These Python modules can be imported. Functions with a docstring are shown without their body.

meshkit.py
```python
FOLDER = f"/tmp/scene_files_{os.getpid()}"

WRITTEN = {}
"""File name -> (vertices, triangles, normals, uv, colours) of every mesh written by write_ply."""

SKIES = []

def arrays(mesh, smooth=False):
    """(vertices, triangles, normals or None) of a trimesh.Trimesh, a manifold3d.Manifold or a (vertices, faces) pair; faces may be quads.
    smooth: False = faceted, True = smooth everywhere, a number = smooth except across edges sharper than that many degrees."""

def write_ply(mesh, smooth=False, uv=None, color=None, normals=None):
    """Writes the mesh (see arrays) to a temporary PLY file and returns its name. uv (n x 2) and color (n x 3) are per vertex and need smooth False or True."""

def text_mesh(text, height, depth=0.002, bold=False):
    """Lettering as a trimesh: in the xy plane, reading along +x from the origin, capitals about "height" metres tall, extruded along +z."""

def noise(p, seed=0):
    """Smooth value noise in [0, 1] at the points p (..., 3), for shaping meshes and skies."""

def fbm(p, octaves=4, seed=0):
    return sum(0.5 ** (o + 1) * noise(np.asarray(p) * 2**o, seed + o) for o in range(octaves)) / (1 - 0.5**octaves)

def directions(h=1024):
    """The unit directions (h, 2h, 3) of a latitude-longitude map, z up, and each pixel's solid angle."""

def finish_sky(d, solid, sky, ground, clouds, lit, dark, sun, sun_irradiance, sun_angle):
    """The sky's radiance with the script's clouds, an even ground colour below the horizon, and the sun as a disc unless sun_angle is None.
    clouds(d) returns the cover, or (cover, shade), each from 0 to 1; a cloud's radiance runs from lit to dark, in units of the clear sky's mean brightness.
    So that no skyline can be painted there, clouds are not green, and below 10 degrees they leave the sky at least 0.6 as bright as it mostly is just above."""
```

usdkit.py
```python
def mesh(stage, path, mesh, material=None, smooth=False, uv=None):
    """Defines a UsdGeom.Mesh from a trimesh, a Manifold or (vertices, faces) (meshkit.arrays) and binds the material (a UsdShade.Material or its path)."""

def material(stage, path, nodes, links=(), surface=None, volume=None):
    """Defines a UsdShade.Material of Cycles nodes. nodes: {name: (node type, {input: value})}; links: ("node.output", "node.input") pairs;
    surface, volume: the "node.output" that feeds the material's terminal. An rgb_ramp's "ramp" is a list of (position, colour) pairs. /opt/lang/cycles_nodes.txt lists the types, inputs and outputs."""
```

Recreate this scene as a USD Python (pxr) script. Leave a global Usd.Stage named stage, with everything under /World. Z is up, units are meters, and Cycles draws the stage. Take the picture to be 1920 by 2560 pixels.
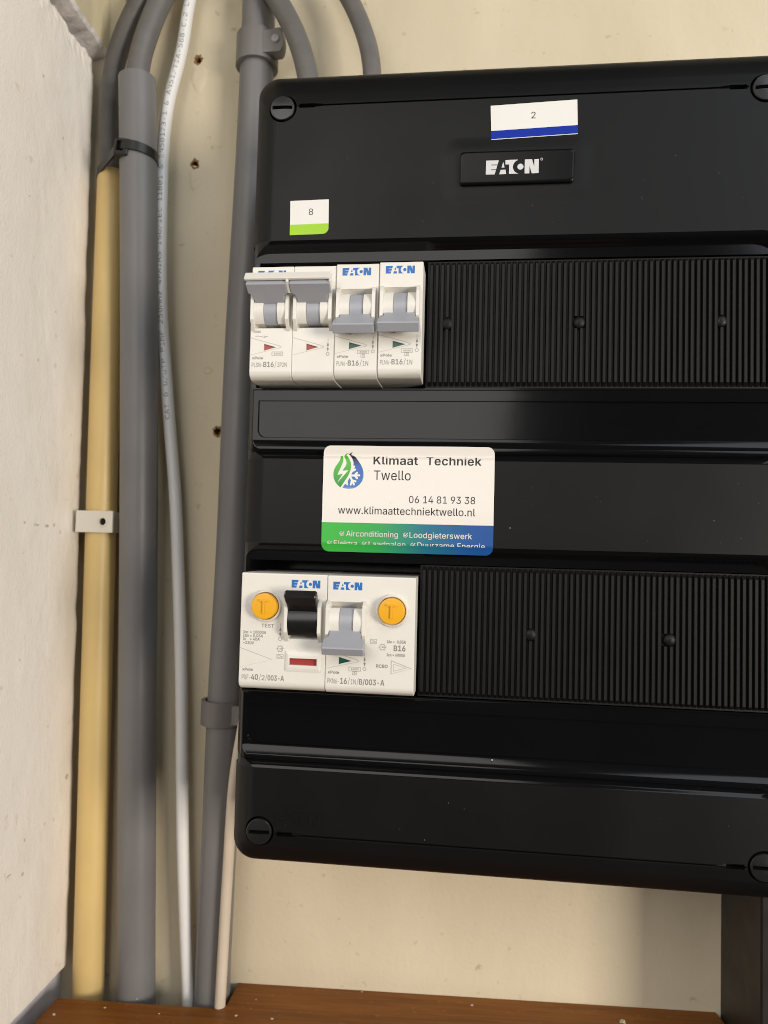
import math, glob, numpy as np, trimesh, usdkit, meshkit
import manifold3d as m3
from manifold3d import Manifold, CrossSection
from shapely.geometry import Polygon, LineString, Point, box as sbox
from shapely.ops import unary_union
from shapely import affinity
from scipy.interpolate import CubicSpline
from scipy.spatial.transform import Rotation
from pxr import Usd, UsdGeom, UsdLux, Gf, Sdf, UsdShade

# ------------------------------------------------------------------ stage, camera, light
# working frame, millimetres: u right, v up, n out of the wall towards the viewer; world = (u, -n, v) metres
stage = Usd.Stage.CreateInMemory()
UsdGeom.SetStageUpAxis(stage, UsdGeom.Tokens.z)
UsdGeom.SetStageMetersPerUnit(stage, 1.0)
UsdGeom.Xform.Define(stage, '/World')
UsdGeom.Scope.Define(stage, '/World/Looks')
M3 = np.array([[1, 0, 0], [0, 0, -1], [0, 1, 0.]])
Z0 = 0.5


def W(p):
    return (np.asarray(p, float) @ M3.T) / 1000 + np.array([0, 0, Z0])


CAM = np.array([81.98, -183.77, 297.48])
RCAM = Rotation.from_rotvec([0.04679012, 0.11432898, 0.02316341]).as_matrix()
FPX = 1850.0


def at(px, py, n):
    """the point of the plane n seen at a position of the photograph (1920 x 2560)"""
    d = RCAM @ np.array([(px - 960) / FPX, -(py - 1280) / FPX, -1])
    t = (n - CAM[2]) / d[2]
    return CAM + d * t


cam = UsdGeom.Camera.Define(stage, '/World/camera')
cam.CreateHorizontalApertureAttr(36.0)
cam.CreateVerticalApertureAttr(48.0)
cam.CreateFocalLengthAttr(36.0 * FPX / 1920)
cam.CreateClippingRangeAttr(Gf.Vec2f(0.01, 20))
cam.CreateFStopAttr(16.0)
cam.CreateFocusDistanceAttr(0.298)
cam.CreateExposureAttr(0.0)
A = M3 @ RCAM
c = W(CAM)
mt = Gf.Matrix4d(*[float(x) for r in (list(A[:, 0]) + [0], list(A[:, 1]) + [0], list(A[:, 2]) + [0], list(c) + [1]) for x in r])
UsdGeom.Xformable(cam).AddTransformOp().Set(mt)


def rect_light(name, pos, target, w, h, color, intensity):
    """a soft lamp; pos and target in the working frame"""
    l = UsdLux.RectLight.Define(stage, '/World/' + name)
    l.CreateWidthAttr(w); l.CreateHeightAttr(h)
    l.CreateColorAttr(Gf.Vec3f(*color)); l.CreateIntensityAttr(intensity)
    p, t = W(pos), W(target)
    z = (p - t) / np.linalg.norm(p - t)
    x = np.cross([0, 0, 1.0], z); x /= np.linalg.norm(x)
    y = np.cross(z, x)
    UsdGeom.Xformable(l).AddTransformOp().Set(Gf.Matrix4d(*[float(q) for r in (list(x) + [0], list(y) + [0], list(z) + [0], list(p) + [1]) for q in r]))
    return l


rect_light('warm_lamp', (1150, -230, 900), (20, -260, -30), 0.42, 0.42, (1.0, 0.905, 0.785), 32.0)
rect_light('window_light', (980, 720, 900), (-40, -150, -40), 1.1, 0.9, (0.86, 0.93, 1.0), 2.6)
rect_light('room_light', (-420, 420, 1500), (-20, -200, -50), 1.3, 1.1, (1.0, 0.97, 0.93), 3.2)

# ------------------------------------------------------------------ materials
MAT = {}


def plain(name, color, rough=0.4, vary=0.06, vscale=60, bump=0.0, bscale=1500, spec=0.5, coat=0.0, streak=0.0):
    c = np.array(color, float)
    nodes = {'g': ('geometry', {}),
             'n': ('noise_texture', {'scale': float(vscale), 'detail': 4.0, 'roughness': 0.6}),
             'r': ('rgb_ramp', {'ramp': [(0.25, tuple(c * (1 - vary))), (0.75, tuple(np.minimum(c * (1 + vary), 1)))]}),
             'p': ('principled_bsdf', {'roughness': float(rough), 'specular_ior_level': float(spec), 'coat_weight': float(coat)}),
             'n2': ('noise_texture', {'scale': float(vscale * 3.1), 'detail': 3.0}),
             'rr': ('map_range', {'from_min': 0.2, 'from_max': 0.8, 'to_min': float(rough * 0.86), 'to_max': float(rough * 1.14)})}
    links = [('g.position', 'n.vector'), ('n.fac', 'r.fac'), ('r.color', 'p.base_color'), ('g.position', 'n2.vector'), ('n2.fac', 'rr.value'), ('rr.result', 'p.roughness')]
    if streak:      # handling marks drawn along the length
        nodes.update({'sm': ('mapping', {'scale': (1.0, 1.0, 0.03)}), 'sn': ('noise_texture', {'scale': 520.0, 'detail': 3.0, 'roughness': 0.7}),
                      'sr': ('rgb_ramp', {'ramp': [(0.0, (1 - streak,) * 3), (0.38, (1, 1, 1)), (0.66, (1, 1, 1)), (0.74, (1 + 2 * streak,) * 3)]}),
                      'st': ('noise_texture', {'scale': 55.0, 'detail': 5.0, 'roughness': 0.7}), 'sq': ('rgb_ramp', {'ramp': [(0.42, (0, 0, 0)), (0.62, (1, 1, 1))]}),
                      'sx': ('mix', {'mix_type': 'multiply'})})
        links.remove(('r.color', 'p.base_color'))
        links += [('g.position', 'sm.vector'), ('sm.vector', 'sn.vector'), ('sn.fac', 'sr.fac'), ('g.position', 'st.vector'), ('st.fac', 'sq.fac'), ('sq.color', 'sx.fac'), ('r.color', 'sx.color1'), ('sr.color', 'sx.color2'), ('sx.color', 'p.base_color')]
    if bump:
        nodes['b'] = ('noise_texture', {'scale': float(bscale), 'detail': 3.0})
        nodes['bp'] = ('bump', {'strength': 1.0, 'distance': float(bump)})
        links += [('g.position', 'b.vector'), ('b.fac', 'bp.height'), ('bp.normal', 'p.normal')]
    MAT[name] = usdkit.material(stage, '/World/Looks/' + name, nodes, links, surface='p.BSDF')


plain('black_matte', (0.0048, 0.0049, 0.0052), 0.44, 0.04, 9, spec=0.21, bump=0.000012, bscale=2600)
plain('black_gloss', (0.0045, 0.0045, 0.005), 0.12, 0.1, 12, spec=0.27, bump=0.000012, bscale=120)
plain('black_rib', (0.0066, 0.0064, 0.0062), 0.5, 0.04, 20, spec=0.25, bump=0.00002, bscale=2500)
plain('black_screw', (0.012, 0.0115, 0.0125), 0.3, 0.06, 90, bump=0.00001, bscale=900)
plain('black_toggle', (0.010, 0.010, 0.011), 0.3, 0.05, 90)
plain('black_badge', (0.004, 0.004, 0.0045), 0.28, 0.03, 9, spec=0.16)
plain('black_void', (0.004, 0.004, 0.004), 0.8, 0.02)
plain('white_plastic', (0.74, 0.715, 0.66), 0.36, 0.015, 70, bump=0.000010, bscale=2200)
plain('drum_plastic', (0.75, 0.725, 0.67), 0.25, 0.012, 70)
plain('grey_toggle', (0.34, 0.35, 0.39), 0.36, 0.02, 80, bump=0.000008, bscale=2400)
plain('yellow_button', (0.80, 0.40, 0.012), 0.33, 0.03, 90)
plain('red_flag', (0.34, 0.035, 0.03), 0.35, 0.05)
plain('green_flag', (0.01, 0.085, 0.065), 0.3, 0.05)
plain('print_grey', (0.22, 0.212, 0.20), 0.5, 0.12, 400)
plain('print_dark', (0.022, 0.022, 0.025), 0.5, 0.05)
plain('crease_grey', (0.40, 0.385, 0.355), 0.5, 0.05)
plain('logo_blue', (0.012, 0.14, 0.48), 0.45, 0.08, 500)
plain('logo_silver', (0.62, 0.62, 0.63), 0.42, 0.03)
plain('paper', (0.77, 0.755, 0.72), 0.5, 0.012, 60, spec=0.3)
plain('card_paper', (0.80, 0.755, 0.70), 0.36, 0.012, 60, coat=0.2)
plain('label_blue', (0.004, 0.026, 0.33), 0.6, 0.04, spec=0.2)
plain('label_green', (0.36, 0.62, 0.05), 0.6, 0.04, spec=0.2)
plain('pvc_grey', (0.172, 0.169, 0.170), 0.42, 0.10, 14, bump=0.00006, bscale=90, streak=0.16)
plain('pvc_clamp', (0.165, 0.155, 0.152), 0.4, 0.05, 40)
plain('rivet', (0.34, 0.33, 0.32), 0.35, 0.05)
plain('pvc_yellow', (0.68, 0.495, 0.205), 0.42, 0.07, 20, bump=0.00005, bscale=80, streak=0.10)
plain('clip_cream', (0.70, 0.66, 0.58), 0.45, 0.05, 60)
plain('cable_dark', (0.095, 0.088, 0.082), 0.5, 0.15, 120, bump=0.00008, bscale=160, streak=0.2)
plain('cable_grey', (0.135, 0.130, 0.125), 0.5, 0.12, 120, bump=0.00008, bscale=160, streak=0.2)
plain('cable_white', (0.78, 0.78, 0.77), 0.4, 0.03, 60, bump=0.00004, bscale=250)
plain('cable_cream', (0.60, 0.52, 0.42), 0.45, 0.04, 60)
plain('tie_black', (0.007, 0.007, 0.007), 0.4, 0.1)
plain('hole_brown', (0.24, 0.13, 0.05), 0.9, 0.5, 900)
plain('post_brown', (0.0125, 0.0095, 0.0072), 0.5, 0.2, 25, bump=0.00008, bscale=160)
plain('crumb', (0.5, 0.42, 0.32), 0.8, 0.2, 900)
plain('plaster_stain', (0.62, 0.54, 0.46), 0.7, 0.25, 500)
plain('dust', (0.40, 0.39, 0.38), 0.8, 0.2, 900)
plain('bare_plaster', (0.70, 0.67, 0.655), 0.85, 0.25, 160, bump=0.0008, bscale=260)
plain('board_grey', (0.56, 0.56, 0.60), 0.7, 0.15, 60, bump=0.0002, bscale=200)


def wall_mat(name, c0, c1, c2, s1, b1, bs1, b2, bs2, rough, speck=None):
    nodes = {'g': ('geometry', {}),
             'm': ('mapping', {'scale': (1.0, 1.0, 0.45)}),
             'n1': ('noise_texture', {'scale': float(s1), 'detail': 6.0, 'roughness': 0.62, 'distortion': 0.4}),
             'r1': ('rgb_ramp', {'ramp': [(0.3, c0), (0.52, c1), (0.72, c2)]}),
             'v1': ('noise_texture', {'scale': 130.0, 'detail': 3.0, 'roughness': 0.6, 'distortion': 0.3}),
             'rs': ('rgb_ramp', {'ramp': [(0.0, (1, 1, 1)), (0.66, (1, 1, 1)), (0.75, speck or (1, 1, 1)), (1.0, speck or (1, 1, 1))]}),
             'mx': ('mix', {'mix_type': 'multiply', 'fac': 1.0}),
             'b1': ('noise_texture', {'scale': float(bs1), 'detail': 4.0}),
             'b2': ('noise_texture', {'scale': float(bs2), 'detail': 5.0, 'roughness': 0.6}),
             'bp1': ('bump', {'strength': 1.0, 'distance': float(b1)}),
             'bp2': ('bump', {'strength': 1.0, 'distance': float(b2)}),
             'p': ('principled_bsdf', {'roughness': float(rough), 'specular_ior_level': 0.35})}
    links = [('g.position', 'm.vector'), ('m.vector', 'n1.vector'), ('n1.fac', 'r1.fac'), ('g.position', 'v1.vector'), ('v1.fac', 'rs.fac'), ('r1.color', 'mx.color1'), ('rs.color', 'mx.color2'),
             ('mx.color', 'p.base_color'), ('g.position', 'b1.vector'), ('m.vector', 'b2.vector'), ('b1.fac', 'bp1.height'), ('b2.fac', 'bp2.height'), ('bp1.normal', 'bp2.normal'), ('bp2.normal', 'p.normal')]
    MAT[name] = usdkit.material(stage, '/World/Looks/' + name, nodes, links, surface='p.BSDF')


wall_mat('wall_cream', (0.57, 0.497, 0.355), (0.63, 0.553, 0.405), (0.68, 0.60, 0.45), 9, 0.00015, 420, 0.0004, 45, 0.55, (0.78, 0.72, 0.62))
wall_mat('wall_upper', (0.55, 0.49, 0.33), (0.60, 0.53, 0.36), (0.64, 0.57, 0.40), 12, 0.0002, 420, 0.0008, 60, 0.6)
wall_mat('plaster', (0.82, 0.77, 0.70), (0.86, 0.815, 0.75), (0.88, 0.845, 0.79), 14, 0.00022, 700, 0.0006, 45, 0.62, (0.86, 0.80, 0.72))

nodes = {'t': ('geometry', {}),
         'm': ('mapping', {'scale': (3.0, 60.0, 60.0)}),
         'n': ('noise_texture', {'scale': 5.0, 'detail': 6.0, 'roughness': 0.65, 'distortion': 0.6}),
         'r': ('rgb_ramp', {'ramp': [(0.25, (0.13, 0.042, 0.0048)), (0.5, (0.215, 0.071, 0.007)), (0.75, (0.29, 0.105, 0.012))]}),
         'n2': ('noise_texture', {'scale': 260.0, 'detail': 2.0}),
         'r2': ('rgb_ramp', {'ramp': [(0.0, (1, 1, 1)), (0.66, (1, 1, 1)), (0.72, (1.5, 1.7, 2.0))]}),
         'mx': ('mix', {'mix_type': 'multiply', 'fac': 0.6}),
         'b': ('bump', {'strength': 1.0, 'distance': 0.00015}),
         'p': ('principled_bsdf', {'roughness': 0.5, 'specular_ior_level': 0.3})}
MAT['wood'] = usdkit.material(stage, '/World/Looks/wood', nodes, [('t.position', 'm.vector'), ('m.vector', 'n.vector'), ('n.fac', 'r.fac'), ('t.position', 'n2.vector'), ('n2.fac', 'r2.fac'), ('r.color', 'mx.color1'), ('r2.color', 'mx.color2'), ('mx.color', 'p.base_color'), ('n.fac', 'b.height'), ('b.normal', 'p.normal')], surface='p.BSDF')


def ramp_mat(name, axis, a, b, ramp, rough=0.36):
    """a printed colour gradient along one axis of the print itself"""
    MAT[name] = usdkit.material(stage, '/World/Looks/' + name, {
        't': ('texture_coordinate', {}), 's': ('separate_xyz', {}), 'mr': ('map_range', {'from_min': a, 'from_max': b, 'clamp': True}),
        'r': ('rgb_ramp', {'ramp': ramp}), 'p': ('principled_bsdf', {'roughness': rough, 'coat_weight': 0.2})},
        [('t.object', 's.vector'), ('s.' + axis, 'mr.value'), ('mr.result', 'r.fac'), ('r.color', 'p.base_color')], surface='p.BSDF')


# ------------------------------------------------------------------ scene helpers
USED = {}


def numbered(path):
    k = USED.get(path, -1) + 1
    USED[path] = k
    return path if k == 0 else f'{path}_{k:03d}'


def tag(p, label=None, cat=None, group=None, kind=None):
    for k, v in (('label', label), ('category', cat), ('group', group), ('kind', kind)):
        if v:
            p.SetCustomDataByKey(k, v)
    return p


class Thing:
    def __init__(self, name, label, cat, origin, group=None, kind=None):
        self.path = numbered('/World/' + name)
        self.o = np.asarray(origin, float)
        x = UsdGeom.Xform.Define(stage, self.path)
        x.AddTranslateOp().Set(Gf.Vec3d(*map(float, W(self.o))))
        self.prim = tag(x.GetPrim(), label, cat, group, kind)

    def part(self, name, mesh, mat, parent=None, smooth=30, label=None, local=False, kind=None):
        """mesh in the working frame (or, with local, relative to the thing's base) becomes one part"""
        v, f = verts(mesh)
        if not local:
            v = v - self.o
        path = numbered((parent or self.path) + '/' + name)
        usdkit.mesh(stage, path, trimesh.Trimesh(v @ M3.T / 1000, f, process=False), MAT[mat], smooth=smooth)
        tag(stage.GetPrimAtPath(path), label, kind=kind)
        return path


def verts(mesh):
    if hasattr(mesh, 'to_mesh'):
        m = mesh.to_mesh()
        return np.array(m.vert_properties[:, :3], float), np.array(m.tri_verts)
    return np.array(mesh.vertices, float), np.array(mesh.faces)


def solo(name, mesh, mat, label, cat, group=None, kind=None, smooth=30, origin=None):
    v, f = verts(mesh)
    o = np.array([(v[:, 0].min() + v[:, 0].max()) / 2, v[:, 1].min(), (v[:, 2].min() + v[:, 2].max()) / 2]) if origin is None else np.asarray(origin, float)
    path = numbered('/World/' + name)
    m = usdkit.mesh(stage, path, trimesh.Trimesh((v - o) @ M3.T / 1000, f, process=False), MAT[mat], smooth=smooth)
    m.AddTranslateOp().Set(Gf.Vec3d(*map(float, W(o))))
    return tag(m.GetPrim(), label, cat, group, kind)


def cat(*ms):
    vs, fs, k = [], [], 0
    for m in ms:
        v, f = verts(m)
        vs.append(v); fs.append(f + k); k += len(v)
    return trimesh.Trimesh(np.vstack(vs), np.vstack(fs), process=False)


def shift(m, d):
    v, f = verts(m)
    return trimesh.Trimesh(v + np.asarray(d, float), f, process=False)


# ------------------------------------------------------------------ solids
def rr_poly(u0, u1, v0, v1, r, k=8, corners=(1, 1, 1, 1)):
    """rounded rectangle; corners: lower left, lower right, upper right, upper left"""
    pts = []
    for (cx, cy, sx, sy, a0), on in zip(((u0, v0, 1, 1, 180), (u1, v0, -1, 1, 270), (u1, v1, -1, -1, 0), (u0, v1, 1, -1, 90)), corners):
        if not on or r <= 0:
            pts.append((cx, cy)); continue
        for i in range(k + 1):
            a = math.radians(a0 + 90 * i / k)
            pts.append((cx + sx * r + r * math.cos(a), cy + sy * r + r * math.sin(a)))
    return np.array(pts)


def box(u0, u1, v0, v1, n0, n1):
    return Manifold.cube([u1 - u0, v1 - v0, n1 - n0]).translate([u0, v0, n0])


def cbox(u0, u1, v0, v1, n0, n1, c=0.3):
    pts = []
    for a in (0, 1):
        for k in range(3):
            lo, hi = np.array([u0, v0, n0], float), np.array([u1, v1, n1], float)
            lo[[i for i in range(3) if i != k]] += c
            hi[[i for i in range(3) if i != k]] -= c
            pts += [[(lo, hi)[i][0], (lo, hi)[j][1], (lo, hi)[q][2]] for i in (0, 1) for j in (0, 1) for q in (0, 1)]
    return Manifold.hull_points(np.array(pts))


def stack(layers):
    """convex outlines at heights n, hulled pair by pair"""
    hs = []
    for (p, n0), (q, n1) in zip(layers, layers[1:]):
        hs.append(Manifold.hull_points(np.vstack([np.c_[p, np.full(len(p), n0)], np.c_[q, np.full(len(q), n1)]])))
    return Manifold.batch_boolean(hs, m3.OpType.Add)


def extr(poly, n0, n1):
    return CrossSection([np.asarray(poly, float)], m3.FillRule.Positive).extrude(n1 - n0).translate([0, 0, n0])


def ccw(p):
    p = np.asarray(p, float)
    x, y = p[:, 0], p[:, 1]
    return p if (x * np.roll(y, -1) - y * np.roll(x, -1)).sum() > 0 else p[::-1]


def extr_u(poly_vn, u0, u1):
    """polygon in (v, n) swept along u"""
    m = CrossSection([ccw(poly_vn)], m3.FillRule.Positive).extrude(u1 - u0)
    return m.transform(np.array([[0, 0, 1, u0], [1, 0, 0, 0], [0, 1, 0, 0]], float))


def cyl_n(cu, cv, r0, r1, n0, n1, k=40):
    return Manifold.cylinder(n1 - n0, r0, r1, k).translate([cu, cv, n0])


def cyl_u(cv, cn, r, u0, u1, k=64):
    return Manifold.cylinder(u1 - u0, r, r, k).transform(np.array([[0, 0, 1, u0], [1, 0, 0, cv], [0, 1, 0, cn]], float))


def lathe_n(cu, cv, prof, k=40):
    """(radius, n) profile turned about the n axis"""
    cs = CrossSection([ccw(prof)], m3.FillRule.Positive)
    return cs.revolve(k).translate([cu, cv, 0])


def shp(geom, n0, n1):
    """shapely shape made a thin solid"""
    out = []
    for g in getattr(geom, 'geoms', [geom]):
        if g.geom_type == 'Polygon' and g.area > 1e-5:
            m = trimesh.creation.extrude_polygon(g, n1 - n0, engine='earcut')
            m.apply_translation([0, 0, n0])
            out.append(m)
    return trimesh.util.concatenate(out)


FONT_DIR = glob.glob('/opt/blender-*/*/datafiles/fonts')[0]
_fonts = {}


def text_shape(text, weight=400, mono=False, px=96):
    from PIL import Image, ImageDraw, ImageFont
    key = (weight, mono, px)
    if key not in _fonts:
        f = ImageFont.truetype(FONT_DIR + ('/DejaVuSansMono.woff2' if mono else '/Inter.woff2'), px)
        if not mono:
            f.set_variation_by_axes([14, weight])
        _fonts[key] = f
    font = _fonts[key]
    x0, y0, x1, y1 = font.getbbox(text, anchor='ls')
    im = Image.new('L', (int(x1 - x0 + 8), int(y1 - y0 + 8)))
    ImageDraw.Draw(im).text((4 - x0, 4 - y0), text, 255, font, anchor='ls')
    on = np.pad(np.asarray(im) > 127, ((0, 0), (1, 1))).astype(np.int8)
    rows, starts = np.nonzero(np.diff(on, axis=1) == 1)
    ends = np.nonzero(np.diff(on, axis=1) == -1)[1]
    from shapely import box as vbox
    s = unary_union(list(vbox(starts, -rows - 1, ends, -rows))).buffer(0.7).buffer(-0.7).simplify(0.8)
    s = affinity.translate(s, 0, 4 - y0)
    return affinity.scale(s, 1 / (px * 0.7273), 1 / (px * 0.7273), origin=(0, 0))   # capitals one unit tall, baseline 0


def fit_text(text, u0, u1, base, cap, weight=400, mono=False):
    s = text_shape(text, weight, mono)
    b = s.bounds
    k = (u1 - u0) / (b[2] - b[0])
    return affinity.affine_transform(s, [k, 0, 0, cap, u0 - b[0] * k, base])


def wordmark():
    """the block lettering of the maker's mark: unit height, left edge 0"""
    P = lambda *a: Polygon([(x / 325.0, y / 325.0) for x, y in a])
    e = P((0, 0), (200, 0), (290, 325), (0, 325)).difference(unary_union([P((118, 210), (400, 210), (400, 228), (118, 228)), P((118, 100), (400, 100), (400, 118), (118, 118))]))
    a1 = P((355, 152), (420, 152), (412, 200), (397, 272), (388, 272))
    a2 = P((305, 0), (462, 0), (448, 100), (335, 100))
    t = P((440, 325), (735, 325), (735, 0), (525, 0), (525, 222), (440, 222)).difference(Point(775 / 325, 162 / 325).buffer(163 / 325, 24))
    t = t.intersection(P((430, -1), (760, -1), (722, 330), (430, 330)))
    d = Point(782 / 325, 160 / 325).buffer(68 / 325, 16)
    nn = P((880, 0), (985, 0), (985, 175), (1040, 0), (1195, 0), (1195, 325), (1092, 325), (1092, 150), (1040, 325), (880, 325))
    return unary_union([e, a1, a2, t, d, nn])


WM = wordmark()


def wm(u0, v0, w):
    k = w / (WM.bounds[2])
    return affinity.affine_transform(WM, [k, 0, 0, k * 0.98, u0, v0])


def line(*pts, w=0.12):
    return LineString(pts).buffer(w / 2, 4)


def ring(u, v, r, w=0.15):
    return Point(u, v).buffer(r, 12).difference(Point(u, v).buffer(r - w, 12))


def frame_rect(u0, u1, v0, v1, w=0.13):
    return sbox(u0, v0, u1, v1).difference(sbox(u0 + w, v0 + w, u1 - w, v1 - w))


def tube(pts, r, sides=28, step=2.0, smooth=True, cap=True):
    pts = np.asarray(pts, float)
    s = np.r_[0, np.cumsum(np.linalg.norm(np.diff(pts, axis=0), axis=1))]
    if len(pts) > 2:
        cs = CubicSpline(s, pts)
        q = cs(np.linspace(0, s[-1], max(4, int(s[-1] / step))))
    else:
        q = np.array([pts[0] + (pts[1] - pts[0]) * t for t in np.linspace(0, 1, 24)])
    t = np.gradient(q, axis=0)
    t /= np.linalg.norm(t, axis=1, keepdims=True)
    ref = np.array([0, 0, 1.0])
    nx = np.cross(t, ref); nx /= np.linalg.norm(nx, axis=1, keepdims=True)
    ny = np.cross(t, nx)
    a = np.linspace(0, 2 * np.pi, sides, endpoint=False)
    rad = np.broadcast_to(r, (len(q),)) if np.ndim(r) == 0 else np.interp(np.linspace(0, 1, len(q)), np.linspace(0, 1, len(r)), r)
    v = (q[:, None] + rad[:, None, None] * (np.cos(a)[None, :, None] * nx[:, None] + np.sin(a)[None, :, None] * ny[:, None])).reshape(-1, 3)
    f = []
    for i in range(len(q) - 1):
        for j in range(sides):
            p, p2 = i * sides + j, i * sides + (j + 1) % sides
            f += [[p, p + sides, p2], [p2, p + sides, p2 + sides]]
    if cap:
        c0, c1 = len(v), len(v) + 1
        v = np.vstack([v, q[0], q[-1]])
        for j in range(sides):
            f += [[c0, j, (j + 1) % sides], [c1, (len(q) - 1) * sides + (j + 1) % sides, (len(q) - 1) * sides + j]]
    m = trimesh.Trimesh(v, np.array(f), process=False)
    if m.volume < 0:
        m.invert()
    return m


# ------------------------------------------------------------------ the setting: back wall, side wall, shelf
WALL = -92.0
rng = np.random.default_rng(7)


def blob(cu, cv, r, seed, k=18):
    g = np.random.default_rng(seed)
    a = np.linspace(0, 2 * np.pi, k, endpoint=False)
    rr = r * (0.75 + 0.5 * g.random(k))
    return np.c_[cu + rr * np.cos(a) * 0.85, cv + rr * np.sin(a)]


wall = box(-150, 420, -470, 330, WALL - 30, WALL)
holes = [(at(496, 150, WALL), 2.9, 1), (at(487, 410, WALL), 2.9, 2), (at(543, 1078, WALL), 3.0, 3)]
for (p, r, s) in holes:
    b = blob(p[0], p[1], r, s)
    wall = wall - extr(ccw(b), WALL - 9, WALL + 1)
seam_u = at(316, 10, WALL)[0]
wall = wall - box(seam_u - 0.35, seam_u + 0.35, 100, 330, WALL - 2, WALL + 1)
bw = Thing('back_wall', 'cream painted back wall behind the black distribution box and the conduits', 'wall', (0, -470, WALL), kind='structure')
bw.part('wall_panel', wall, 'wall_cream')
for (p, r, s) in holes:
    b = blob(p[0], p[1], r * 1.04, s)
    rim = extr(ccw(b), WALL - 8.5, WALL + 0.12) - extr(ccw(blob(p[0] + .15, p[1] - .2, r * 0.66, s + 10)), WALL - 5, WALL + 1)
    bw.part('drill_hole', rim, 'hole_brown', label='ragged brown drill hole in the cream wall')
p = at(520, 925, WALL)
bw.part('filled_dimple', lathe_n(p[0], p[1], [(0, WALL - 1), (2.6, WALL - 1), (2.5, WALL + .1), (1.7, WALL + .35), (1.1, WALL + .1), (0, WALL)]), 'wall_cream')
for k, (px, py, r) in enumerate(((497, 195, 8.5), (489, 445, 7.5))):   # filler patches under the drill holes
    p = at(px, py, WALL)
    q = np.array([[math.cos(a), math.sin(a)] for a in np.linspace(0, 2 * np.pi, 28, endpoint=False)])
    wob = 1 + 0.12 * np.sin(3 * np.arange(28) / 28 * 2 * np.pi + k)
    lay = [(p[:2] + q * [r * .62, r] * wob[:, None], WALL - .5), (p[:2] + q * [r * .56, r * .92] * wob[:, None], WALL + .05), (p[:2] + q * [r * .3, r * .5] * wob[:, None], WALL + .12)]
    bw.part('filler_patch', stack(lay), 'wall_cream', smooth=60)


def side_u(v):
    return -125.2 - (v + 421) * 0.0162     # the side wall leans a little


# rough plaster coat on the side wall, ending in a broken edge
ns = np.r_[np.linspace(160, -30, 20, endpoint=False), np.linspace(-30, -86, 66)]
vs = np.r_[np.linspace(-410, -380, 6, endpoint=False), np.linspace(-380, 60, 120, endpoint=False), np.linspace(60, 78, 16)]
NN, VV = np.meshgrid(ns, vs, indexing='ij')
P3 = np.stack([NN / 26, VV / 26, np.zeros_like(NN)], -1)
U = side_u(VV) + 0.4 + (meshkit.fbm(P3, 4, 3) - 0.5) * 1.5 + (meshkit.fbm(P3 * 5, 3, 9) - 0.5) * 0.35
edge_v = 86.5 + (meshkit.fbm(np.stack([NN / 9, NN * 0, NN * 0], -1), 4, 5) - 0.5) * 7
VV2 = np.where(VV > 55, 55 + (VV - 55) / 23.0 * (edge_v - 55), VV)
rough = np.clip((VV - 66) / 12, 0, 1)
U = U - rough ** 2 * 1.6 + rough * (meshkit.fbm(np.stack([NN / 2.2, VV / 2.2, NN * 0], -1), 3, 21) - 0.5) * 2.2
end_n = (meshkit.fbm(np.stack([VV / 14, VV * 0, VV * 0 + 3], -1), 4, 8) - 0.5) * 2.4
NN2 = np.where(NN < -60, NN + end_n * np.clip((-70 - NN) / 15, 0, 1), NN)
U = U - np.clip((-81 - NN) / 5, 0, 1) ** 2 * 1.2
grid = np.stack([U, VV2, NN2], -1)
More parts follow.
